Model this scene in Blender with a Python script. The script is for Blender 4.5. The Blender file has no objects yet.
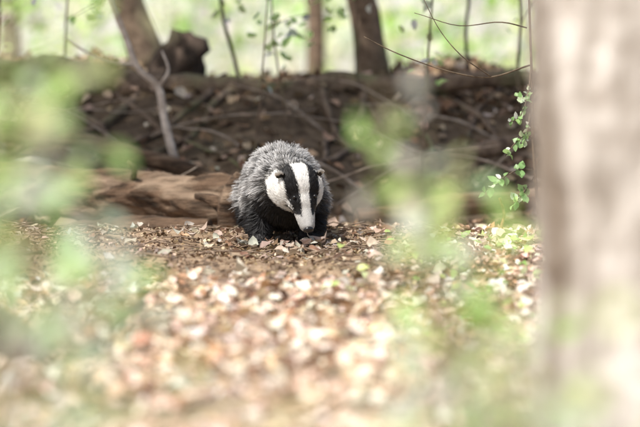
import bpy, math, random
import numpy as np
from mathutils import Vector, Matrix, noise
random.seed(7); rng=np.random.default_rng(7)
scene=bpy.context.scene
scene.view_settings.view_transform='Standard'
scene.view_settings.look='None'
scene.view_settings.exposure=0
COL=scene.collection

# ---------------------------------------------------------------- helpers
def mesh_obj(name,verts,tris,cols=None,mat=None,parent=None,smooth=True):
    me=bpy.data.meshes.new(name)
    verts=np.asarray(verts,dtype=np.float32); tris=np.asarray(tris,dtype=np.int32)
    me.vertices.add(len(verts)); me.vertices.foreach_set('co',verts.ravel())
    n=tris.shape[0]; k=tris.shape[1]
    me.loops.add(n*k); me.loops.foreach_set('vertex_index',tris.ravel())
    me.polygons.add(n); me.polygons.foreach_set('loop_start',np.arange(0,n*k,k,dtype=np.int32))
    me.polygons.foreach_set('use_smooth',np.full(n,smooth))
    me.update(calc_edges=True)
    if cols is not None:
        c=np.ones((len(verts),4),dtype=np.float32); c[:,:3]=cols
        a=me.color_attributes.new('Col','FLOAT_COLOR','POINT'); a.data.foreach_set('color',c.ravel())
    ob=bpy.data.objects.new(name,me); COL.objects.link(ob)
    if mat: me.materials.append(mat)
    if parent: ob.parent=parent
    return ob
def empty(name):
    e=bpy.data.objects.new(name,None); COL.objects.link(e); return e
def smooth(a,b,x):
    t=min(1,max(0,(x-a)/(b-a))); return t*t*(3-2*t)

def N(nt,t,**kw):
    n=nt.nodes.new(t)
    for k,v in kw.items(): setattr(n,k,v)
    return n
def new_mat(name):
    m=bpy.data.materials.new(name); m.use_nodes=True
    nt=m.node_tree; nt.nodes.clear()
    return m,nt,N(nt,'ShaderNodeOutputMaterial')
def noise_mat(name,c1,c2,scale=8,detail=6,stretch=(1,1,1),rough=.9,bump=.4,c3=None,scale2=2.0,dist=.02,vc=False):
    m,nt,out=new_mat(name)
    L=nt.links.new
    tc=N(nt,'ShaderNodeTexCoord'); mp=N(nt,'ShaderNodeMapping'); mp.inputs['Scale'].default_value=stretch
    L(tc.outputs['Object'],mp.inputs['Vector'])
    n1=N(nt,'ShaderNodeTexNoise'); n1.inputs['Scale'].default_value=scale; n1.inputs['Detail'].default_value=detail; n1.inputs['Roughness'].default_value=.65
    L(mp.outputs[0],n1.inputs['Vector'])
    r=N(nt,'ShaderNodeValToRGB'); r.color_ramp.elements[0].position=.36; r.color_ramp.elements[1].position=.64
    r.color_ramp.elements[0].color=(*c1,1); r.color_ramp.elements[1].color=(*c2,1)
    L(n1.outputs['Fac'],r.inputs[0]); colout=r.outputs[0]
    if c3:
        n2=N(nt,'ShaderNodeTexNoise'); n2.inputs['Scale'].default_value=scale2; n2.inputs['Detail'].default_value=4
        L(mp.outputs[0],n2.inputs['Vector'])
        r2=N(nt,'ShaderNodeValToRGB'); r2.color_ramp.elements[0].position=.5; r2.color_ramp.elements[1].position=.66
        L(n2.outputs['Fac'],r2.inputs[0])
        mx=N(nt,'ShaderNodeMixRGB'); L(r2.outputs[0],mx.inputs[0]); L(colout,mx.inputs[1]); mx.inputs[2].default_value=(*c3,1)
        colout=mx.outputs[0]
    if vc:
        a=N(nt,'ShaderNodeVertexColor',layer_name='Col'); mm=N(nt,'ShaderNodeVectorMath',operation='MULTIPLY')
        L(colout,mm.inputs[0]); L(a.outputs[0],mm.inputs[1]); colout=mm.outputs[0]
    b=N(nt,'ShaderNodeBsdfPrincipled'); b.inputs['Roughness'].default_value=rough
    b.inputs['Specular IOR Level'].default_value=.25
    L(colout,b.inputs['Base Color'])
    bp=N(nt,'ShaderNodeBump'); bp.inputs['Strength'].default_value=bump; bp.inputs['Distance'].default_value=dist
    L(n1.outputs['Fac'],bp.inputs['Height']); L(bp.outputs[0],b.inputs['Normal'])
    L(b.outputs[0],out.inputs[0]); return m
def leaf_mat(name,transl=.5,rough=.5,spec=.3,vary=.25):
    m,nt,out=new_mat(name); L=nt.links.new
    a=N(nt,'ShaderNodeVertexColor',layer_name='Col')
    tc=N(nt,'ShaderNodeTexCoord'); n=N(nt,'ShaderNodeTexNoise'); n.inputs['Scale'].default_value=60; n.inputs['Detail'].default_value=3
    L(tc.outputs['Object'],n.inputs['Vector'])
    mr=N(nt,'ShaderNodeMapRange'); mr.inputs['From Min'].default_value=.3; mr.inputs['From Max'].default_value=.7
    mr.inputs['To Min'].default_value=1-vary; mr.inputs['To Max'].default_value=1+vary
    L(n.outputs['Fac'],mr.inputs[0])
    mx=N(nt,'ShaderNodeVectorMath',operation='SCALE'); L(a.outputs[0],mx.inputs[0]); L(mr.outputs[0],mx.inputs['Scale'])
    b=N(nt,'ShaderNodeBsdfPrincipled'); b.inputs['Roughness'].default_value=rough; b.inputs['Specular IOR Level'].default_value=spec
    L(mx.outputs[0],b.inputs['Base Color'])
    if transl<=0:
        L(b.outputs[0],out.inputs[0]); return m
    t=N(nt,'ShaderNodeBsdfTranslucent'); L(mx.outputs[0],t.inputs['Color'])
    ms=N(nt,'ShaderNodeMixShader'); ms.inputs[0].default_value=transl
    L(b.outputs[0],ms.inputs[1]); L(t.outputs[0],ms.inputs[2]); L(ms.outputs[0],out.inputs[0]); return m

_st=[(.0,.0),(.18,.30),(.42,.42),(.70,.30),(1.0,0)]
def leaf_template():
    v=[(0,0,0)]
    for y,w in _st[1:-1]:
        v+=[(-w,y,0),(0,y,0),(w,y,0)]
    v.append((0,1,0)); f=[(0,2,1),(0,3,2)]
    for k in range(2):
        a=1+3*k
        f+=[(a,a+1,a+4),(a,a+4,a+3),(a+1,a+2,a+5),(a+1,a+5,a+4)]
    f+=[(7,8,10),(8,9,10)]
    return np.array(v,float),np.array(f,int)
LT,LF=leaf_template()
def leaves(pos,length,nrm,cols,fold=.25,bend=.3,width=.8,dirs=None,crumple=0):
    n=len(pos); pos=np.asarray(pos,float); nrm=np.asarray(nrm,float)
    nrm/=np.linalg.norm(nrm,axis=1,keepdims=True)+1e-9
    d=rng.normal(size=(n,3)) if dirs is None else np.asarray(dirs,float)
    d-= (d*nrm).sum(1,keepdims=True)*nrm; d/=np.linalg.norm(d,axis=1,keepdims=True)+1e-9
    s=np.cross(d,nrm)
    T=np.repeat(LT[None],n,0).copy()
    w=width*rng.uniform(.75,1.2,n)
    T[:,:,0]*=w[:,None]
    fo=rng.normal(fold,fold*.6+.05,n); be=rng.normal(0,bend,n); tw=rng.normal(0,.35,n)
    T[:,:,2]=fo[:,None]*np.abs(T[:,:,0])*1.3+be[:,None]*(T[:,:,1]-.5)**2*2+tw[:,None]*T[:,:,0]*(T[:,:,1]-.5)
    if crumple:
        T[:,:,2]+=rng.normal(0,crumple,T.shape[:2]); T[:,:,0]*=1+rng.normal(0,crumple*3,T.shape[:2])
    T*=np.asarray(length)[:,None,None]
    V=pos[:,None,:]+T[:,:,0:1]*s[:,None]+T[:,:,1:2]*d[:,None]+T[:,:,2:3]*nrm[:,None]
    F=LF[None]+(np.arange(n)*len(LT))[:,None,None]
    C=np.repeat(np.asarray(cols,float)[:,None],len(LT),1)
    return V.reshape(-1,3),F.reshape(-1,3),C.reshape(-1,3)
def palette(n,pal,wts,jit=.15):
    pal=np.array(pal,float); i=rng.choice(len(pal),n,p=np.array(wts)/sum(wts))
    return np.clip(pal[i]*(1+rng.normal(0,jit,(n,1)))*(1+rng.normal(0,jit*.3,(n,3))),.01,.92)

class Tubes:
    def __init__(s): s.v=[];s.f=[];s.n=0
    def add(s,pts,rad,seg=8,rough=0,rs=8,close=True,flat=1.0):
        P=[Vector(p) for p in pts]; k=len(P)
        up=Vector((0.31,.77,.55)); 
        for i,p in enumerate(P):
            t=(P[min(i+1,k-1)]-P[max(i-1,0)]).normalized()
            if i==0: a=t.cross(up).normalized()
            else: a=(a-t*a.dot(t)).normalized()
            b=t.cross(a)
            for j in range(seg):
                th=2*math.pi*j/seg; r=rad[i]
                dv=a*math.cos(th)+b*math.sin(th)
                if rough:
                    q=(p+dv*rad[i])*rs; q2=Vector((q.x*flat,q.y,q.z))
                    r*=1+rough*noise.noise(q2)+rough*.5*noise.noise(q2*3.1)
                s.v.append(p+dv*r)
        o=s.n
        for i in range(k-1):
            for j in range(seg):
                a0=o+i*seg+j;a1=o+i*seg+(j+1)%seg;b0=a0+seg;b1=a1+seg
                s.f+=[(a0,a1,b1),(a0,b1,b0)]
        s.n+=k*seg
        if close:
            s.v+=[P[0],P[-1]]
            for j in range(seg):
                s.f+=[(o+(j+1)%seg,o+j,s.n),(o+(k-1)*seg+j,o+(k-1)*seg+(j+1)%seg,s.n+1)]
            s.n+=2
    def obj(s,name,mat,parent=None):
        return mesh_obj(name,[tuple(v) for v in s.v],s.f,None,mat,parent)
def curve(pts,n=20,wob=0,ws=2.0,seed=0):
    P=[Vector(p) for p in pts]; P=[P[0]*2-P[1]]+P+[P[-1]*2-P[-2]]
    out=[]; m=len(P)-3
    for i in range(n+1):
        u=i/n*m; k=min(int(u),m-1); t=u-k
        a,b,c,d=P[k:k+4]
        q=.5*((2*b)+(c-a)*t+(2*a-5*b+4*c-d)*t*t+(3*b-a-3*c+d)*t**3)
        if wob: q=q+Vector(noise.noise_vector(q*ws+Vector((seed,0,seed))))*wob
        out.append(q)
    return out
def lin(a,b,n): return [a+(b-a)*i/n for i in range(n+1)]

# ---------------------------------------------------------------- terrain
def height(x,y):
    far=1-smooth(20,60,abs(y))
    h=.035*noise.noise((x*1.3,y*1.3,3))*far+.014*noise.noise((x*5,y*5,1))*far
    h+=-.07*smooth(.35,1.0,y)
    h+=.05*smooth(-.1,-.6,x)*smooth(-2.0,-.6,y)*(1-smooth(.2,.6,y))*.6
    h+=(.56+.10*noise.noise((x*.9,y*.5,9)))*smooth(1.6,3.9,y+.35*noise.noise((x*1.1,0,6)))
    h+=.10*noise.noise((x*2.2,y*2.2,5))*smooth(1.4,2.2,y)*(1-smooth(8,12,y))
    h+=-3.6*smooth(5.0,24,y)
    return h
t=np.linspace(-1,1,261)
xs=np.sinh(t*6.2)/np.sinh(6.2)*400
ys=np.sinh(t*6.2)/np.sinh(6.2)*400
xs=np.sort(np.concatenate([xs,np.linspace(-2.2,2.2,90)])); ys=np.sort(np.concatenate([ys,np.linspace(-6,5,140)]))
gv=[(x,y,height(x,y)) for y in ys for x in xs]
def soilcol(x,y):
    b=smooth(.5,1.6,y)*(1-smooth(5.5,8,y)); k=1.5*(1-b)+.50*b  # brown bank soil toned down further, its shade put into the colour
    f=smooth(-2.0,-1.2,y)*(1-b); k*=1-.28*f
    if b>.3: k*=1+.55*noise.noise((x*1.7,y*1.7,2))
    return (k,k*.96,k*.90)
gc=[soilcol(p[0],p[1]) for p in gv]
nx=len(xs); ii,jj=np.meshgrid(np.arange(nx-1),np.arange(len(ys)-1)); a=(jj*nx+ii).ravel()
quads=np.stack([a,a+1,a+nx+1,a+nx],1)
m_soil=noise_mat('forest_soil',(.14,.095,.06),(.44,.33,.23),scale=14,detail=10,c3=(.26,.22,.14),scale2=1.3,bump=.8,dist=.03,vc=True)
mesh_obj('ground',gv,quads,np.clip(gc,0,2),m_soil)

# ---------------------------------------------------------------- leaf litter
def scatter(n,x0,x1,y0,y1,dens):
    out=[]
    while len(out)<n:
        x=random.uniform(x0,x1);y=random.uniform(y0,y1)
        if abs(x)>.25*(y+10)*.95+.35: continue
        if random.random()<dens(x,y): out.append((x,y))
    return out
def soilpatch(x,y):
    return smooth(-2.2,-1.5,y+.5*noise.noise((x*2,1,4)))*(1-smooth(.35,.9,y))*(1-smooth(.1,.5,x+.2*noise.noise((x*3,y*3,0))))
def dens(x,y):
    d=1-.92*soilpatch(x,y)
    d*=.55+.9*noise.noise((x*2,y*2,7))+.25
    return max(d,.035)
pts=scatter(19500,-2.4,2.4,-6.2,1.2,dens)
# leaves drifted round the feet of the badger
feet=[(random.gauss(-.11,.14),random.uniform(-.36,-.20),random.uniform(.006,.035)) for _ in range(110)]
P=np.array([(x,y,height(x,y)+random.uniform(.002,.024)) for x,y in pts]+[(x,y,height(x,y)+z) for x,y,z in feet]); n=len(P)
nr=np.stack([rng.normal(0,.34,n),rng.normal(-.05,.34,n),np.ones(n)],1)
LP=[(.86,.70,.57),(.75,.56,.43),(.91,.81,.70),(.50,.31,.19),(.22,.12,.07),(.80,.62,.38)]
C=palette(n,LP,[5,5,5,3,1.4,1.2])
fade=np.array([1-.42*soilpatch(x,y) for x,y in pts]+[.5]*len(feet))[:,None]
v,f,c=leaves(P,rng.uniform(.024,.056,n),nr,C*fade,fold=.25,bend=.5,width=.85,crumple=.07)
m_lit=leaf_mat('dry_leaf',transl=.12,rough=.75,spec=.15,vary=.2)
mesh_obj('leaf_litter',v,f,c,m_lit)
def dens2(x,y): return max(.1,.5+1.1*noise.noise((x*1.6,y*1.6,17)))
pts=scatter(8000,-3.4,3.4,1.0,6,dens2)
P=np.array([(x,y,height(x,y)+random.uniform(.004,.02)) for x,y in pts]); n=len(P)
nr=np.stack([rng.normal(0,.4,n),rng.normal(-.25,.4,n),np.ones(n)],1)
C=palette(n,[(.28,.18,.11),(.45,.33,.23),(.11,.07,.04),(.70,.58,.46)],[4,3,4,1.2])  # bank leaves darkened as well, shade mixed into their colours
v,f,c=leaves(P,rng.uniform(.04,.08,n),nr,C,bend=.4,crumple=.05)
mesh_obj('leaf_litter',v,f,c,m_lit)
tb=Tubes()
for _ in range(2200):
    x=random.uniform(-1.9,1.5); y=random.uniform(-4,1.2)
    if random.random()>.2+.8*smooth(-2.4,-1.2,y): continue
    a=random.uniform(0,math.pi); L=random.uniform(.02,.12)*random.choice([1,1,1,1.8]); z=height(x,y)+random.uniform(.004,.02)
    dx,dy=math.cos(a)*L/2,math.sin(a)*L/2
    tb.add([(x-dx,y-dy,z),(x+random.uniform(-.01,.01),y,z+.008),(x+dx,y+dy,z+random.uniform(-.01,.015))],[.003,.0026,.0015],5)
m_twig=noise_mat('dead_twig',(.10,.065,.04),(.40,.30,.22),scale=30)
tb.obj('twig_debris',m_twig)
n=12000
xy=[(random.uniform(-2.0,1.3),random.uniform(-2.4,.9)) for _ in range(n)]
P=np.array([(x,y,height(x,y)+.006) for x,y in xy])
C=palette(n,[(.12,.075,.045),(.34,.24,.15),(.62,.50,.36)],[3,4,1.8])
v,f,c=leaves(P,rng.uniform(.006,.022,n),rng.normal(0,.6,(n,3))+[0,0,1],C,crumple=.1)
mesh_obj('leaf_crumbs',v,f,c,m_lit)

# ---------------------------------------------------------------- bark materials
m_bark=noise_mat('pale_bark',(.42,.375,.32),(.86,.81,.74),scale=7,detail=8,stretch=(2.6,2.6,.4),bump=1,c3=(.29,.24,.19),scale2=2.8,dist=.03)
m_dark=noise_mat('dark_bark',(.035,.026,.02),(.14,.10,.075),scale=12,stretch=(2,2,.4),bump=.8)
m_mid=noise_mat('brown_bark',(.09,.062,.045),(.30,.22,.155),scale=12,stretch=(1,1,1),bump=.8,c3=(.16,.17,.08),scale2=3)
m_rot=noise_mat('rotten_wood',(.040,.027,.018),(.19,.12,.075),scale=12,stretch=(.35,2,3),bump=1,c3=(.33,.24,.165),scale2=5,dist=.03)
m_palew=noise_mat('weathered_wood',(.25,.19,.14),(.50,.42,.34),scale=20,stretch=(1,1,.5),bump=.5)
m_green=leaf_mat('green_leaf',transl=.5,rough=.4,spec=.5,vary=.1)
m_far=leaf_mat('canopy_leaf',transl=.55,rough=.45,spec=.3,vary=.1)
m_stem=noise_mat('green_stem',(.16,.14,.08),(.32,.26,.17),scale=30)
GP=[(.40,.55,.20),(.32,.50,.17),(.50,.62,.30),(.26,.42,.16),(.45,.60,.42)]
GF=[(.72,.88,.38),(.58,.82,.28),(.90,.93,.74),(.38,.62,.20),(.92,.92,.86)]

# ---------------------------------------------------------------- trees
def tree(name,base,top,r0,r1,mat,crown_c,crown_r,nl,nclump=40,seg=20,lf=(.09,.15),bend=(0,0),rough=.15):
    e=empty(name); tb=Tubes(); rs=random.Random(int(abs(base[0]*97+base[1]*31)))
    B=Vector(base);T=Vector(top)
    M=(B+T)/2+Vector((bend[0],bend[1],0))
    pts=curve([B,M,T],40,.08,1.2)
    rad=[max(r1,(r0+(r1-r0)*i/40)*(1+.5*math.exp(-i/2.2))) for i in range(41)]
    tb.add(pts,rad,seg,rough,6)
    cc=Vector(crown_c); cr=Vector(crown_r); cents=[]
    for i in range(nclump):
        while True:
            q=Vector((rs.uniform(-1,1),rs.uniform(-1,1),rs.uniform(-1,1)))
            if q.length<1: break
        q=q*(.6+.4*q.length); c=cc+Vector((q.x*cr.x,q.y*cr.y,q.z*cr.z)); cents.append(c)
        if i%2==0:
            s=pts[rs.randint(22,40)]; mid=(s+c)/2+Vector((rs.uniform(-.2,.2),rs.uniform(-.2,.2),.25))
            tb.add(curve([s,mid,c],8),lin(r1*.6,.01,8),6)
    tb.obj('trunk_and_limbs',mat,e)
    k=rng.integers(0,nclump,nl); cents=np.array([tuple(c) for c in cents])
    P=cents[k]+rng.normal(0,1,(nl,3))*np.array([.22,.22,.2])
    v,f,c=leaves(P,rng.uniform(lf[0],lf[1],nl),rng.normal(0,.6,(nl,3))+[0,0,.8],palette(nl,GP[:4],[3,3,2,2]),width=.8)
    mesh_obj('crown_foliage',v,f,c,m_far,e); return e

e=empty('beech_tree'); tb=Tubes()
pts=curve([(.665,-5.02,-.1),(.62,-5,.2),(.60,-5,.6),(.61,-5,1.2),(.72,-4.9,3),(.8,-4.8,6)],160,.01,1.5)
rad=[(.232-.05*smooth(0,4,p.z))*(1+.35*math.exp(-max(p.z,0)/.12)) for p in pts]
tb.add(pts,rad,96,.06,9)
for i in range(9):
    a=i*2.4; s=pts[120+i*4]; c=Vector((.9+1.3*math.cos(a),-4.8+1.3*math.sin(a),s.z+.9)); tb.add(curve([s,(s+c)/2+Vector((0,0,.2)),c],10),lin(.06,.012,10),8)
tb.obj('trunk',m_bark,e)
nl=2500; P=np.array([1.15,-4.6,6.0])+rng.normal(0,1,(nl,3))*[.75,.75,.5]
v,f,c=leaves(P,rng.uniform(.07,.12,nl),rng.normal(0,.6,(nl,3))+[0,0,.8],palette(nl,GP[:4],[3,3,2,2]))
mesh_obj('crown_foliage',v,f,c,m_far,e)

def gz(x,y): return height(x,y)-.05
tree('oak_tree',(-.93,5,gz(-.98,5)),(-1.75,3.6,6),.075,.05,m_mid,(-2.9,1.0,5.4),(1.9,1.15,.6),4800,56,bend=(-.10,.5))  # crown out of view, set well off its trunk to shade the bank
tree('oak_tree',(.28,5.2,gz(.3,5.2)),(-.5,3.6,6),.070,.05,m_mid,(-.7,1.0,5.6),(1.9,1.15,.6),4800,56,bend=(-.2,.5))  # second unseen crown, placed so its shadow falls on the bank
tree('oak_tree',(-2.2,7,gz(-2.2,7)),(-2.0,7,7),.12,.06,m_mid,(-2,6,6.5),(1.6,1.5,1),1200,30)
tree('oak_tree',(-.15,13,gz(-.15,13)),(.3,13,7),.08,.05,m_mid,(0,13,7),(2,2,1.2),1200,30)
tree('oak_tree',(2.5,18,gz(2.5,18)),(2.4,18,7),.12,.05,m_mid,(2.4,18,6),(2,2,1.2),1200,30)
tree('oak_tree',(-3.4,22,gz(-3.4,22)),(-3.5,22,7),.15,.05,m_mid,(-3.5,22,6),(2,2,1.2),1200,30)

def foliage_mass(name,boxes,nc,nl,sz,spread,pal,w):
    cs=[]
    for b in boxes:
        for _ in range(int(nc*b[6])):
            cs.append((random.uniform(b[0],b[1]),random.uniform(b[2],b[3]),random.uniform(b[4],b[5])))
    cs=np.array(cs); k=rng.integers(0,len(cs),nl)
    P=cs[k]+rng.normal(0,1,(nl,3))*spread
    v,f,c=leaves(P,rng.uniform(sz[0],sz[1],nl),rng.normal(0,.5,(nl,3))+[-.2,-.5,.6],palette(nl,pal,w),width=.8)
    return mesh_obj(name,v,f,c,m_far)
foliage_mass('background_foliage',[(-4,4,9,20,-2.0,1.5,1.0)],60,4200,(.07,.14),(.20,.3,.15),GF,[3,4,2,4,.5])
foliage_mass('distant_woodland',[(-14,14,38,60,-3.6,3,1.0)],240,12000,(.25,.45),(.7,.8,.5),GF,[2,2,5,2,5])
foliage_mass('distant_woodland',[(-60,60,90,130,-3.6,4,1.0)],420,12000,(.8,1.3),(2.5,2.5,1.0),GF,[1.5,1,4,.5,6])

def sapling(name,pts,r,mat,nl=0,sz=(.04,.06),pal=GF,spread=.05,extra=(),z0=.0):
    e=empty(name); tb=Tubes(); allp=[]
    c=curve(pts,26,.03,3,random.random()*9); tb.add(c,lin(r,r*.35,26),7); allp+=c[int(26*z0):]
    for i in range(5):
        s=c[random.randint(6,22)]; en=s+Vector((random.uniform(-.35,.35),random.uniform(-.1,.1),random.uniform(.0,.3)))
        q=curve([s,(s+en)/2+Vector((0,0,.03)),en],10,.01,4,i); tb.add(q,lin(r*.4,r*.12,10),5); allp+=q[4:]*2
    tb.obj('stems',mat,e)
    if nl:
        k=rng.integers(0,len(allp),nl); P=np.array([tuple(allp[i]) for i in k])+rng.normal(0,spread*.25,(nl,3))
        v,f,c=leaves(P,rng.uniform(sz[0],sz[1],nl),rng.normal(0,.6,(nl,3))+[-.2,-.6,.6],palette(nl,pal,[3,3,2,2,1]))
        mesh_obj('leaves',v,f,c,m_green,e)
    return e
for (x,y,tx,tz,r,m,nl) in [(-.38,3.6,-.62,2.2,.010,m_dark,90),(.42,2.2,.56,2.2,.006,m_mid,80),(.16,3.4,.10,2.2,.006,m_mid,80),(-.12,3.0,-.26,2.0,.005,m_mid,120),
                     (-1.5,3.1,-1.35,2.2,.012,m_mid,110),(.95,3.3,1.0,2.0,.009,m_mid,120),(.72,3.6,.6,2.2,.009,m_dark,120),(-.3,2.3,-.24,1.9,.004,m_mid,25),(-1.2,3.5,-1.1,2.0,.006,m_mid,110)]:
    z=gz(x,y); sapling('sapling',[(x,y,z),((x+tx)/2+random.uniform(-.1,.1),y,(z+tz)/2),(tx,y+.1,tz)],r,m,nl,(.035,.065),z0=.3,spread=.25)

# ---------------------------------------------------------------- logs, stump, branches
def log(name,pts,r0,r1,mat,seg=24,n=30,rough=.25,rs=9,stubs=(),flat=1):
    e=Tubes(); e.add(curve(pts,n,.03,3),lin(r0,r1,n),seg,rough,rs,flat=flat)
    for s in stubs: e.add(curve(s[:-1],8,.01,6),lin(s[-1],s[-1]*.4,8),8,.2,20)
    return e.obj(name,mat)
log('fallen_log',[(-1.35,1.65,.11),(-.8,1.35,.09),(-.20,1.05,.06)],.105,.088,m_rot,56,90,.35,14,flat=.22,stubs=[((-.75,1.3,.12),(-.73,1.22,.20),(-.76,1.2,.24),.016)])
log('fallen_log',[(-1.0,1.0,-.02),(-.6,.85,-.01),(-.42,.8,-.0)],.05,.045,m_rot,32,50,.4,14,flat=.25)
log('fallen_log',[(-2.2,3.35,.56),(-1.2,3.45,.55),(-.6,3.4,.48),(.4,3.45,.50),(1.4,3.5,.54)],.075,.035,m_mid,rough=.45,n=60)
log('fallen_log',[(-1.9,2.5,.34),(-1.1,2.4,.28),(-.40,2.2,.12)],.06,.03,m_rot,rough=.4,n=50,rs=12,flat=.3)
log('fallen_log',[(-1.7,2.1,.10),(-1.3,1.95,.14),(-.75,1.9,.16)],.045,.03,m_mid,rough=.4,n=40,rs=12,flat=.3)
log('fallen_log',[(.3,2.3,.12),(.7,2.5,.22),(1.6,2.7,.36)],.045,.03,m_mid,rough=.4,n=40)
log('fallen_log',[(.15,1.5,.0),(.6,1.6,.05),(1.2,1.5,.08)],.05,.03,m_rot,rough=.4,n=40,rs=12,flat=.3)
tb=Tubes()
for i in range(16):
    x=random.uniform(-2,2); P0=[]
    dx=random.uniform(-.55,.55)
    for k in range(6):
        yy=3.5-k*.28; xx=x+dx*k*.35+random.uniform(-.07,.07); P0.append((xx,yy,height(xx,yy)+.014))
    tb.add(curve(P0,24,.02,5),lin(random.uniform(.012,.028),.006,24),8,.3,16)
tb.obj('tree_roots',m_mid)
tb=Tubes()
for i in range(26):
    x=random.uniform(-1.9,1.7); y=random.uniform(1.5,3.2); z=height(x,y); a=random.uniform(-.6,.6)+random.choice([0,math.pi]); L=random.uniform(.3,.9)
    en=Vector((x+math.cos(a)*L,y+random.uniform(-.2,.2),z+random.uniform(.03,.30)))
    tb.add(curve([(x,y,z),((x+en.x)/2,y,(z+en.z)/2+.05),en],14,.03,4,i),lin(random.uniform(.004,.010),.002,14),6)
tb.obj('brushwood',m_palew)
tb=Tubes(); tb.add(curve([(-.34,.78,-.1),(-.35,.76,.05),(-.33,.75,.15),(-.30,.74,.20)],12,.01,6),lin(.042,.022,12),14,.35,18)
tb.add(curve([(-.34,.78,.04),(-.40,.80,.10),(-.47,.84,.12)],8),lin(.028,.014,8),10,.3,18)
tb.obj('broken_root',m_rot)
tb=Tubes(); zc=height(-.72,4)
prof=[(-.08,.17),(0,.145),(.05,.13),(.10,.122),(.15,.118),(.19,.115),(.22,.105),(.25,.09),(.26,.05),(.26,.01)]
tb.add([(-.72+.3*p[0],4,zc+p[0]+.03*(i%2)*(i>6)) for i,p in enumerate(prof)],[p[1] for p in prof],36,.5,9)
for a in range(5):
    an=a*1.26+.3; tb.add(curve([(-.72,4,zc+.06),(-.72+.15*math.cos(an),4+.15*math.sin(an),zc),(-.72+.3*math.cos(an),4+.3*math.sin(an),zc-.06)],6),lin(.05,.02,6),8,.2,10)
tb.obj('tree_stump',m_dark)
tb=Tubes()
tb.add(curve([(-.62,2.45,.12),(-.64,2.42,.22),(-.68,2.45,.36),(-.70,2.5,.50),(-.80,2.5,.60),(-.88,2.55,.78),(-1.0,2.6,1.1)],30,.012,5),lin(.020,.012,30),10,.2,20)
tb.add(curve([(-.70,2.5,.50),(-.66,2.5,.57),(-.69,2.55,.66)],14,.01,5),lin(.009,.004,14),8,.1,20)
tb.add(curve([(-.80,2.5,.60),(-.95,2.45,.62),(-1.1,2.4,.72)],10,.01,5),lin(.008,.003,10),6)
tb.obj('crooked_branch',noise_mat('bleached_wood',(.38,.31,.25),(.68,.60,.52),scale=20,bump=.5))
def rock(name,c,s,mat):
    import bmesh
    bm=bmesh.new(); bmesh.ops.create_icosphere(bm,subdivisions=4,radius=1)
    for v in bm.verts:
        d=1+.35*noise.noise(v.co*1.3+Vector(c)*3)+.1*noise.noise(v.co*4+Vector(c)); q=v.co*d
        v.co=Vector((c[0]+q.x*s[0],c[1]+q.y*s[1],c[2]+q.z*s[2]))
    me=bpy.data.meshes.new(name); bm.to_mesh(me); bm.free(); me.materials.append(mat)
    for p in me.polygons: p.use_smooth=True
    o=bpy.data.objects.new(name,me); COL.objects.link(o)
m_rock=noise_mat('mossy_stone',(.14,.12,.10),(.46,.40,.34),scale=6,bump=.6,c3=(.12,.13,.06))
rock('rock',(-1.5,2.2,.22),(.16,.12,.1),m_rock); rock('rock',(-1.22,2.0,.14),(.12,.1,.07),m_rock); rock('rock',(1.25,2.3,.1),(.14,.1,.09),m_rock)
tb=Tubes(); tb.add(curve([(-.95,-3.75,-.0),(-.80,-3.8,.055),(-.68,-3.82,.045),(-.58,-3.85,.0)],16,.01,6),[.07]*3+lin(.08,.04,13),18,.45,14)
tb.obj('rotten_stump',m_dark)
tb=Tubes(); tb.add(curve([(-.56,-3.95,.0),(-.50,-3.75,.035),(-.45,-3.45,.07),(-.42,-3.2,.08)],14,.008,6),lin(.017,.011,14),8,.2,30)
tb.obj('fallen_stick',m_mid)
tb=Tubes(); tb.add(curve([(-1.35,-1.25,.05),(-1.1,-1.3,.055),(-.86,-1.2,.05)],14,.008,6),lin(.012,.007,14),8,.2,30)
tb.obj('fallen_stick',m_mid)
tb=Tubes(); tb.add(curve([(.64,-.02,-.02),(.635,0,.05),(.645,0,.10),(.63,.0,.155)],14,.006,12),lin(.007,.0045,14),7,.2,40)
tb.add(curve([(.64,0,.03),(.60,-.01,.035),(.565,-.02,.02)],8,.004,12),lin(.005,.003,8),6)
tb.obj('dead_twig',noise_mat('red_brown_twig',(.22,.10,.05),(.50,.27,.15),scale=40))

SP=[(.40,.60,.25),(.32,.52,.2),(.75,.82,.6)]
e=empty('young_shrub'); tb=Tubes(); lp=[];ld=[];ls=[]
st=curve([(.80,.15,-.03),(.76,.12,.25),(.745,.1,.6),(.73,.1,1.0),(.74,.1,1.5)],26,.008,4); tb.add(st,lin(.007,.003,26),6)
brs=[[(.757,.12,.25),(.70,.05,.25),(.63,0,.22),(.575,-.03,.175)],[(.75,.1,.36),(.72,.05,.37),(.68,0,.34),(.65,0,.30)],
     [(.745,.1,.6),(.73,.05,.52),(.70,.02,.44),(.665,0,.42)],[(.76,.12,.22),(.72,.05,.17),(.68,.0,.14)],
     [(.735,.1,.55),(.72,0,.50),(.69,0,.51)],[(.74,.1,.45),(.73,.05,.38),(.71,.0,.34)]]
for bi,b in enumerate(brs):
    c=curve(b,14,.004,8); tb.add(c,lin(.003,.0012,14),5)
    for i in range(4,15):
        if random.random()<.7:
            for sd in (-1,1):
                d=Vector((random.uniform(-.4,.3),random.uniform(-.3,.1)-.2,sd*random.uniform(.4,1)));lp.append(c[i]);ld.append(d);ls.append(random.uniform(.024,.044) if bi in(0,3) else random.uniform(.014,.03))
tb.add(curve([(.74,.1,.62),(.60,.05,.575),(.45,0,.60),(.28,0,.66),(.15,0,.72)],20,.006,5),lin(.0035,.0018,20),5)
tb.add(curve([(.60,.05,.575),(.50,.0,.65),(.42,0,.74),(.36,0,.85)],14,.006,5),lin(.0025,.0012,14),5)
tb.add(curve([(.73,.1,.75),(.62,.05,.77),(.48,.05,.76),(.33,.05,.80)],14,.006,5),lin(.0028,.0012,14),5)
tb.obj('stems',noise_mat('dark_stem',(.07,.05,.035),(.2,.15,.1),scale=30),e)
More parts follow.
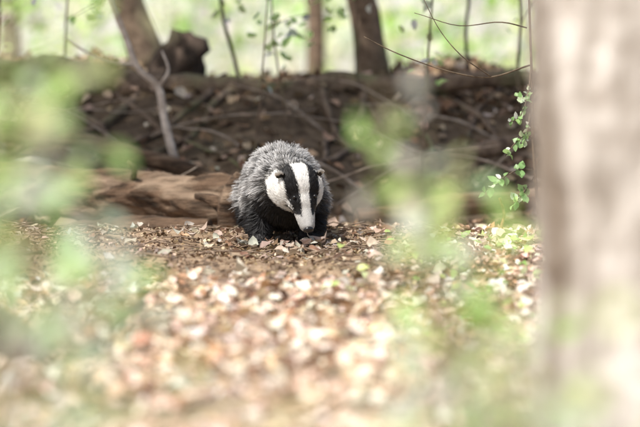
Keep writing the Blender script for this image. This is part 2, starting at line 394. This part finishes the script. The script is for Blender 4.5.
n=len(lp); v,f,c=leaves(np.array([tuple(p) for p in lp]),np.array(ls),rng.normal(0,.45,(n,3))+[0,-.8,.5],palette(n,SP,[3,3,2]),dirs=np.array([tuple(d) for d in ld]),width=.85)
mesh_obj('leaves',v,f,c,m_green,e)

# ---------------------------------------------------------------- foreground shrubs
def shrub(name,root,tips,per,sz,pal,w,spr=.035,r=.004,xmin=None):
    e=empty(name); tb=Tubes(); lp=[]
    R=Vector(root)
    for t in tips:
        T=Vector(t); m=R.lerp(T,.5)+Vector((random.uniform(-.03,.03),random.uniform(-.05,.05),.03))
        c=curve([R,m,T],16,.008,6,random.random()*9); tb.add(c,lin(r,r*.3,16),6)
        for _ in range(per):
            q=c[random.randint(11,16)]; L=q+Vector((random.gauss(0,spr),random.gauss(0,spr*1.5),random.gauss(0,spr*.8)))
            if xmin is not None and L.x<xmin: continue
            lp.append(L)
            tb.add([q,(q+L)/2+Vector((0,0,.004)),L],[.0014,.001,.0008],4)
    tb.obj('stems',m_stem,e)
    n=len(lp); v,f,c=leaves(np.array([tuple(p) for p in lp]),rng.uniform(sz[0],sz[1],n),rng.normal(0,.4,(n,3))+[-.3,-.7,.7],palette(n,pal,w,.08),width=.85)
    mesh_obj('leaves',v,f,c,m_green,e)
FA=[(.74,.92,.74),(.64,.89,.52),(.86,.92,.82),(.54,.83,.34)]
FB=[(.68,.91,.32),(.58,.87,.28),(.84,.92,.54)]
shrub('leafy_shrub',(-.50,-6.2,0),[(-.43,-6.1,.60),(-.36,-6.2,.60),(-.32,-6.0,.55),(-.40,-6.1,.50),(-.29,-6.3,.46),(-.25,-6.1,.45),(-.33,-6.2,.41),(-.42,-6,.40),(-.30,-6.2,.37),(-.42,-6.2,.66),(-.24,-6.1,.40)],8,(.030,.055),FA,[3,3,2,2])
shrub('leafy_shrub',(-.62,-6.6,0),[(-.30,-6.6,.71),(-.36,-6.5,.70),(-.40,-6.6,.64),(-.27,-6.4,.73),(-.36,-6.6,.55)],7,(.03,.05),FB,[3,3,2])
shrub('leafy_shrub',(.24,-6.3,0),[(.06,-6.1,.60),(.06,-6.0,.55),(.09,-6.1,.60),(.14,-6.0,.60),(.13,-6.2,.53),(.10,-6.0,.50),(.17,-6.1,.55),(.17,-6.1,.47),(.07,-6.1,.66)],5,(.024,.044),FB+FA[:3],[3,3,3,2,2,2],spr=.028,xmin=.045)
shrub('leafy_shrub',(.34,-6.3,0),[(.155,-6.1,.425),(.20,-6.1,.43),(.125,-6.2,.42),(.17,-6.1,.41),(.23,-6.1,.44)],7,(.028,.045),FB[:2],[3,2],spr=.022,xmin=.06)
shrub('leafy_shrub',(.25,-6.2,0),[(.07,-6.2,.24),(.10,-6.1,.30),(.13,-6.2,.22),(.18,-6.1,.32),(.22,-6.2,.27),(.27,-6.1,.33),(.29,-6.2,.22),(.20,-6.3,.19),(.14,-6.3,.18),(.24,-6.2,.20)],7,(.026,.048),FA+FB,[2,2,2,2,3,2,3])
shrub('leafy_shrub',(-.35,-7.4,.0),[(-.27,-7.4,.47),(-.24,-7.4,.53),(-.20,-7.3,.50),(-.25,-7.4,.62),(-.22,-7.4,.43)],5,(.022,.038),FA,[3,3,3,1],spr=.02)
shrub('leafy_shrub',(.30,-7.4,.0),[(.10,-7.4,.44),(.15,-7.4,.46),(.19,-7.3,.43),(.06,-7.4,.40),(.13,-7.4,.40),(.21,-7.4,.38),(.25,-7.4,.46),(.24,-7.3,.40),(.17,-7.4,.385),(.26,-7.4,.42)],5,(.022,.036),FA+FB,[3,2,3,1,2,2,3],spr=.022,xmin=.03)
shrub('leafy_shrub',(-.25,-7.5,.0),[(-.25,-7.4,.42),(-.20,-7.4,.395),(-.13,-7.4,.385),(-.05,-7.4,.375),(.02,-7.4,.375)],5,(.022,.036),FA,[3,2,4,1],spr=.02)
n=220
xy=[(random.gauss(.62,.22),random.uniform(-4.3,-.2)) for _ in range(n)]
P=np.array([(x,y,height(x,y)+random.uniform(.02,.07)) for x,y in xy])
v,f,c=leaves(P,rng.uniform(.02,.04,n),rng.normal(0,.4,(n,3))+[0,-.2,1],palette(n,FB,[3,3,2]))
mesh_obj('ground_herbs',v,f,c,m_green)

# ---------------------------------------------------------------- badger
import bmesh
BX,BY=-.112,.0
badger=empty('badger')
bz=height(BX,BY)-.006
O=Vector((BX,BY,bz))
bm=bmesh.new()
def ell(c,r,rot=None,sub=3):
    M=Matrix.Translation(Vector(c)+O)@(rot.to_4x4() if rot else Matrix.Identity(4))@Matrix.Diagonal((*r,1))
    bmesh.ops.create_icosphere(bm,subdivisions=sub,radius=1,matrix=M)
def limb(a,b,ra,rb,k=7):
    a=Vector(a);b=Vector(b)
    for i in range(k+1):
        t=i/k; r=ra+(rb-ra)*t; ell(a.lerp(b,t),(r,r,r),sub=2)
fw=Vector((.20,-.56,-.80)).normalized(); rt=Vector((1,.27,0)); rt=(rt-fw*rt.dot(fw)).normalized(); up=rt.cross(fw); 
if up.z<0: up=-up
HR=Matrix((rt,fw,up)).transposed()
H=Vector((.040,-.22,.216))
def hp(u,t,w): return H+rt*u+fw*t+up*w
ell((-.034,.30,.182),(.116,.17,.140)); ell((-.024,.14,.190),(.130,.20,.146)); ell((-.014,-.02,.185),(.126,.15,.132)); ell((-.005,-.10,.185),(.115,.11,.112))
ell((.022,-.16,.195),(.098,.10,.094)); 
ell(hp(0,0,0),(.073,.080,.057),HR); ell(hp(-.038,.005,-.022),(.044,.060,.037),HR); ell(hp(.038,.005,-.022),(.044,.060,.037),HR)
ell(hp(0,.06,-.004),(.052,.058,.041),HR)
for i in range(8):
    t=i/7; ell(hp(0,.085+.070*t,-.006-.008*t),(.043-.015*t,.025,.033-.010*t),HR,2)
ell(hp(0,.09,-.03),(.024,.055,.014),HR,2)
for sx in (-1,1):
    limb((sx*.082-.008,-.06,.15),(sx*.088-.008,-.09,.07),.060,.047); limb((sx*.088-.008,-.09,.07),(sx*.086-.008,-.11,.02),.046,.040,4)
    ell((sx*.086-.008,-.140,.016),(.037,.050,.022))
    limb((sx*.085-.03,.30,.15),(sx*.10-.03,.25,.08),.075,.05); limb((sx*.10-.03,.25,.08),(sx*.10-.03,.33,.05),.045,.035,4); limb((sx*.10-.03,.33,.05),(sx*.10-.03,.30,.02),.034,.03,3)
    ell((sx*.10-.03,.26,.016),(.034,.055,.02))
limb((-.04,.44,.18),(-.06,.56,.10),.045,.02)
me=bpy.data.meshes.new('tmp'); bm.to_mesh(me); bm.free()
tmp=bpy.data.objects.new('tmp',me); COL.objects.link(tmp)
md=tmp.modifiers.new('r','REMESH'); md.mode='VOXEL'; md.voxel_size=.006
ms=tmp.modifiers.new('s','SMOOTH'); ms.factor=.5; ms.iterations=7
dg=bpy.context.evaluated_depsgraph_get(); ev=tmp.evaluated_get(dg); bme=bpy.data.meshes.new_from_object(ev)
bpy.data.objects.remove(tmp)
bme.calc_loop_triangles()
V=np.empty(len(bme.vertices)*3); bme.vertices.foreach_get('co',V); V=V.reshape(-1,3)
NN=np.empty(len(bme.vertices)*3); bme.vertices.foreach_get('normal',NN); NN=NN.reshape(-1,3)
TR=np.empty(len(bme.loop_triangles)*3,dtype=np.int32); bme.loop_triangles.foreach_get('vertices',TR); TR=TR.reshape(-1,3)
Oa=np.array(O);Ha=np.array(H);ra=np.array(rt);fa=np.array(fw);ua=np.array(up)
def sst(a,b,x): t=np.clip((x-a)/(b-a),0,1); return t*t*(3-2*t)
def region(Pw,jit=0):
    p=Pw-Oa; q=p-Ha
    if jit: q=q+rng.normal(0,jit,q.shape)
    u=q@ra; t=q@fa; w=q@ua
    au=np.abs(u)
    head=sst(-.075,-.045,t)*(np.linalg.norm(q-np.clip(t,0,.17)[:,None]*fa,axis=1)<.120)
    cw=np.interp(t,[-.08,0,.05,.09,.13,.18],[.027,.024,.017,.015,.018,.022])
    bw=np.interp(t,[-.08,-.02,.03,.07,.11,.135],[.065,.064,.058,.049,.036,.018])
    stripe=(au>cw)&(au<bw)&(w>-.030)
    throat=(w<-.052)
    white=~stripe&~throat
    return p,head,stripe,white,throat,t,u,w
def base_cols(Pw,jit=0):
    p,head,stripe,white,throat,t,u,w=region(Pw,jit)
    n=len(p)
    dark=np.maximum(1-sst(.115,.165,p[:,2]+rng.normal(0,.012,n)),(1-sst(-.13,-.05,p[:,1]))*(1-sst(.17,.215,p[:,2]+rng.normal(0,.012,n))))
    g=np.array([.22,.215,.205]); k=np.array([.014,.013,.013])
    body=g*(1-dark[:,None])+k*dark[:,None]
    wc=np.array([.88,.86,.82])[None]*(1-.22*sst(.09,.16,t)[:,None]*(np.abs(u)>.010)[:,None])
    hc=np.where(white[:,None],wc,[.012,.011,.011])
    hd=(head>.5)[:,None]
    return np.where(hd,hc,body),dark,head>.5,white,t
cb,_,_,_,_=base_cols(V)
badger_skin,nt,out=new_mat('badger_fur'); 
a_=N(nt,'ShaderNodeVertexColor',layer_name='Col'); b_=N(nt,'ShaderNodeBsdfPrincipled'); b_.inputs['Roughness'].default_value=.5; b_.inputs['Specular IOR Level'].default_value=.3
nt.links.new(a_.outputs[0],b_.inputs['Base Color']); nt.links.new(b_.outputs[0],out.inputs[0])
mesh_obj('body',V,TR,cb*.5,badger_skin,badger)
def sample(n):
    A=V[TR[:,0]];B=V[TR[:,1]];Cc=V[TR[:,2]]; ar=np.linalg.norm(np.cross(B-A,Cc-A),axis=1)
    pc=(A+B+Cc)/3-Oa; hd=(np.linalg.norm(pc-(Ha+fa*.06),axis=1)<.13); ar=ar*np.where(hd,4.5,1)*np.where(pc[:,1]>.25,.4,1)
    k=rng.choice(len(TR),n,p=ar/ar.sum()); r1=np.sqrt(rng.random(n)); r2=rng.random(n)
    w=np.stack([1-r1,r1*(1-r2),r1*r2],1)
    P=(V[TR[k]]*w[:,:,None]).sum(1); Nn=(NN[TR[k]]*w[:,:,None]).sum(1); Nn/=np.linalg.norm(Nn,axis=1,keepdims=True); return P,Nn
n=120000
P,Nn=sample(n); cr,dark,hd,wh,t=base_cols(P,.0018)
p=P-Oa
L=np.where(hd,np.interp(t,[-.08,-.02,.05,.1,.17],[.028,.017,.009,.005,.003]),.037*(1-dark)+.020*dark)*rng.uniform(.65,1.25,n)
L=np.where((p[:,2]<.06),np.minimum(L,.010),L)
flow=np.where(hd[:,None],-fa[None]+0*p,np.array([0,1.0,-.35])[None]+np.stack([p[:,0]*1.5,0*p[:,0],0*p[:,0]],1))
flow=flow-(flow*Nn).sum(1,keepdims=True)*Nn; flow/=np.linalg.norm(flow,axis=1,keepdims=True)+1e-6
clump=np.array([tuple(noise.noise_vector(Vector(q)*45)) for q in p])
cb1=np.array([noise.noise(Vector(q)*60) +.6*noise.noise(Vector(q)*14) for q in p])
lift=np.where(hd,.25,.50)[:,None]
d=flow*1.0+Nn*lift+rng.normal(0,.14,(n,3))+clump*np.where(hd,.2,.55)[:,None]
d/=np.linalg.norm(d,axis=1,keepdims=True)
side=np.cross(d,Nn+rng.normal(0,.5,(n,3))); side/=np.linalg.norm(side,axis=1,keepdims=True)+1e-9
wd=np.where(hd,.0006,.0011)
ks=[0,.4,.75,1.0]; ws=[1,.9,.6,.08]; rows=[]
for kk,ww in zip(ks,ws):
    c0=P-Nn*.001+d*(L*kk)[:,None]+flow*(L*.35*kk*kk)[:,None]+np.array([0,0,-1])*(L*.18*kk*kk)[:,None]
    rows+=[c0-side*(wd*ww)[:,None],c0+side*(wd*ww)[:,None]]
SV=np.stack(rows,1)
F=[]; 
for k in range(3): a=2*k; F+=[(a,a+1,a+3),(a,a+3,a+2)]
F=np.array(F)[None]+(np.arange(n)*8)[:,None,None]
rv=rng.uniform(.7,1.3,(n,1))*np.where(hd[:,None],1,np.clip(1+1.0*cb1[:,None],.3,1.8))
gb=[(np.array([.24,.22,.19])),np.array([.04,.037,.034]),np.array([.26,.25,.24]),np.array([.80,.79,.77])]
rowsC=[]
for k in range(4):
    body=gb[k][None]*(1-dark[:,None])+np.array([.014,.013,.013])[None]*dark[:,None]
    hcol=cr*(.8 if k==0 else 1.0)
    ccc=np.where(hd[:,None],hcol*(.9+.1*rv),body*rv); rowsC+=[ccc,ccc]
SC=np.clip(np.stack(rowsC,1),0,.88)
mesh_obj('fur',SV.reshape(-1,3),F.reshape(-1,3),SC.reshape(-1,3),badger_skin,badger)
m_blk,nt,out=new_mat('wet_black'); b_=N(nt,'ShaderNodeBsdfPrincipled'); b_.inputs['Base Color'].default_value=(.012,.011,.011,1); b_.inputs['Roughness'].default_value=.22; nt.links.new(b_.outputs[0],out.inputs[0])
def part(name,items,mat):
    b=bmesh.new()
    for c,r,R in items:
        M=Matrix.Translation(c+O)@R.to_4x4()@Matrix.Diagonal((*r,1)); bmesh.ops.create_icosphere(b,subdivisions=3,radius=1,matrix=M)
    m=bpy.data.meshes.new(name); b.to_mesh(m); b.free(); m.materials.append(mat)
    for q in m.polygons: q.use_smooth=True
    o=bpy.data.objects.new(name,m); COL.objects.link(o); o.parent=badger
part('nose',[(hp(0,.176,-.006),(.0165,.010,.012),HR),(hp(-.010,.174,-.012),(.008,.008,.008),HR),(hp(.010,.174,-.012),(.008,.008,.008),HR)],m_blk)
part('eyes',[(hp(s*.036,.066,.030),(.0066,.0066,.0066),HR) for s in (-1,1)],m_blk)
ev=[];ec=[];ef=[]
for s in (-1,1):
    base=hp(s*.064,-.022,.028)
    axis_=(rt*s*.75+up*.75-fw*.35).normalized(); sidev=axis_.cross(fw*-1+up*.3).normalized(); nrm=sidev.cross(axis_)
    for i in range(2600):
        a=random.uniform(-1,1); h=random.uniform(0,1); wdt=.016*math.sqrt(max(0,1-(h*.9)**2))
        q=base+axis_*(h*.022)+sidev*(a*wdt)+nrm*(random.uniform(-.004,.004)-.004*(1-a*a))
        dd=(axis_+sidev*a*.6+Vector((random.gauss(0,.25),random.gauss(0,.25),random.gauss(0,.25)))).normalized()*.007
        rim=(h>.6 or abs(a)>.8)and h>.3; col=(.82,.80,.77) if rim else (.02,.018,.018)
        o=len(ev); sd=sidev*.0005
        ev+=[tuple(q-sd+O),tuple(q+sd+O),tuple(q+dd+O)]; ec+=[col]*3; ef.append((o,o+1,o+2))
mesh_obj('ears',ev,ef,ec,badger_skin,badger)
m_claw=noise_mat('claw',(.08,.06,.05),(.16,.13,.10),scale=60)
tb=Tubes()
for sx in (-1,1):
    for k in range(5):
        x=BX+sx*.086-.008+(k-2)*.012
        tb.add([(x,BY-.180,bz+.016),(x,BY-.193,bz+.011),(x,BY-.202,bz+.004)],[.0035,.0026,.0008],6)
tb.obj('claws',m_claw,badger)

# ---------------------------------------------------------------- light
SUN_EL=math.radians(60); 
s=Vector((-.40,-.36,0)).normalized()*math.cos(SUN_EL)+Vector((0,0,math.sin(SUN_EL)))
sl=bpy.data.lights.new('sun','SUN'); sl.energy=5; sl.angle=math.radians(.5); sl.color=(1,.97,.92)
so=bpy.data.objects.new('sun',sl); COL.objects.link(so); so.rotation_euler=s.to_track_quat('Z','Y').to_euler()
w=bpy.data.worlds.new('World'); scene.world=w; w.use_nodes=True; nt=w.node_tree
bg=nt.nodes['Background']; sk=nt.nodes.new('ShaderNodeTexSky'); sk.sky_type='NISHITA'; sk.sun_disc=False
sk.sun_elevation=SUN_EL; sk.sun_rotation=math.atan2(s.x,s.y); sk.dust_density=4; sk.air_density=1.0; sk.ozone_density=.5
nt.links.new(sk.outputs[0],bg.inputs[0]); bg.inputs[1].default_value=.15

# ---------------------------------------------------------------- camera
cd=bpy.data.cameras.new('camera'); cam=bpy.data.objects.new('camera',cd); COL.objects.link(cam); scene.camera=cam
cam.location=(0,-10,.7); cam.rotation_euler=(math.radians(90-3.43),0,0)
cd.lens=160.7; cd.sensor_width=36; cd.clip_end=2000; cd.clip_start=.1
cd.dof.use_dof=True; cd.dof.focus_distance=9.78; cd.dof.aperture_fstop=2.2
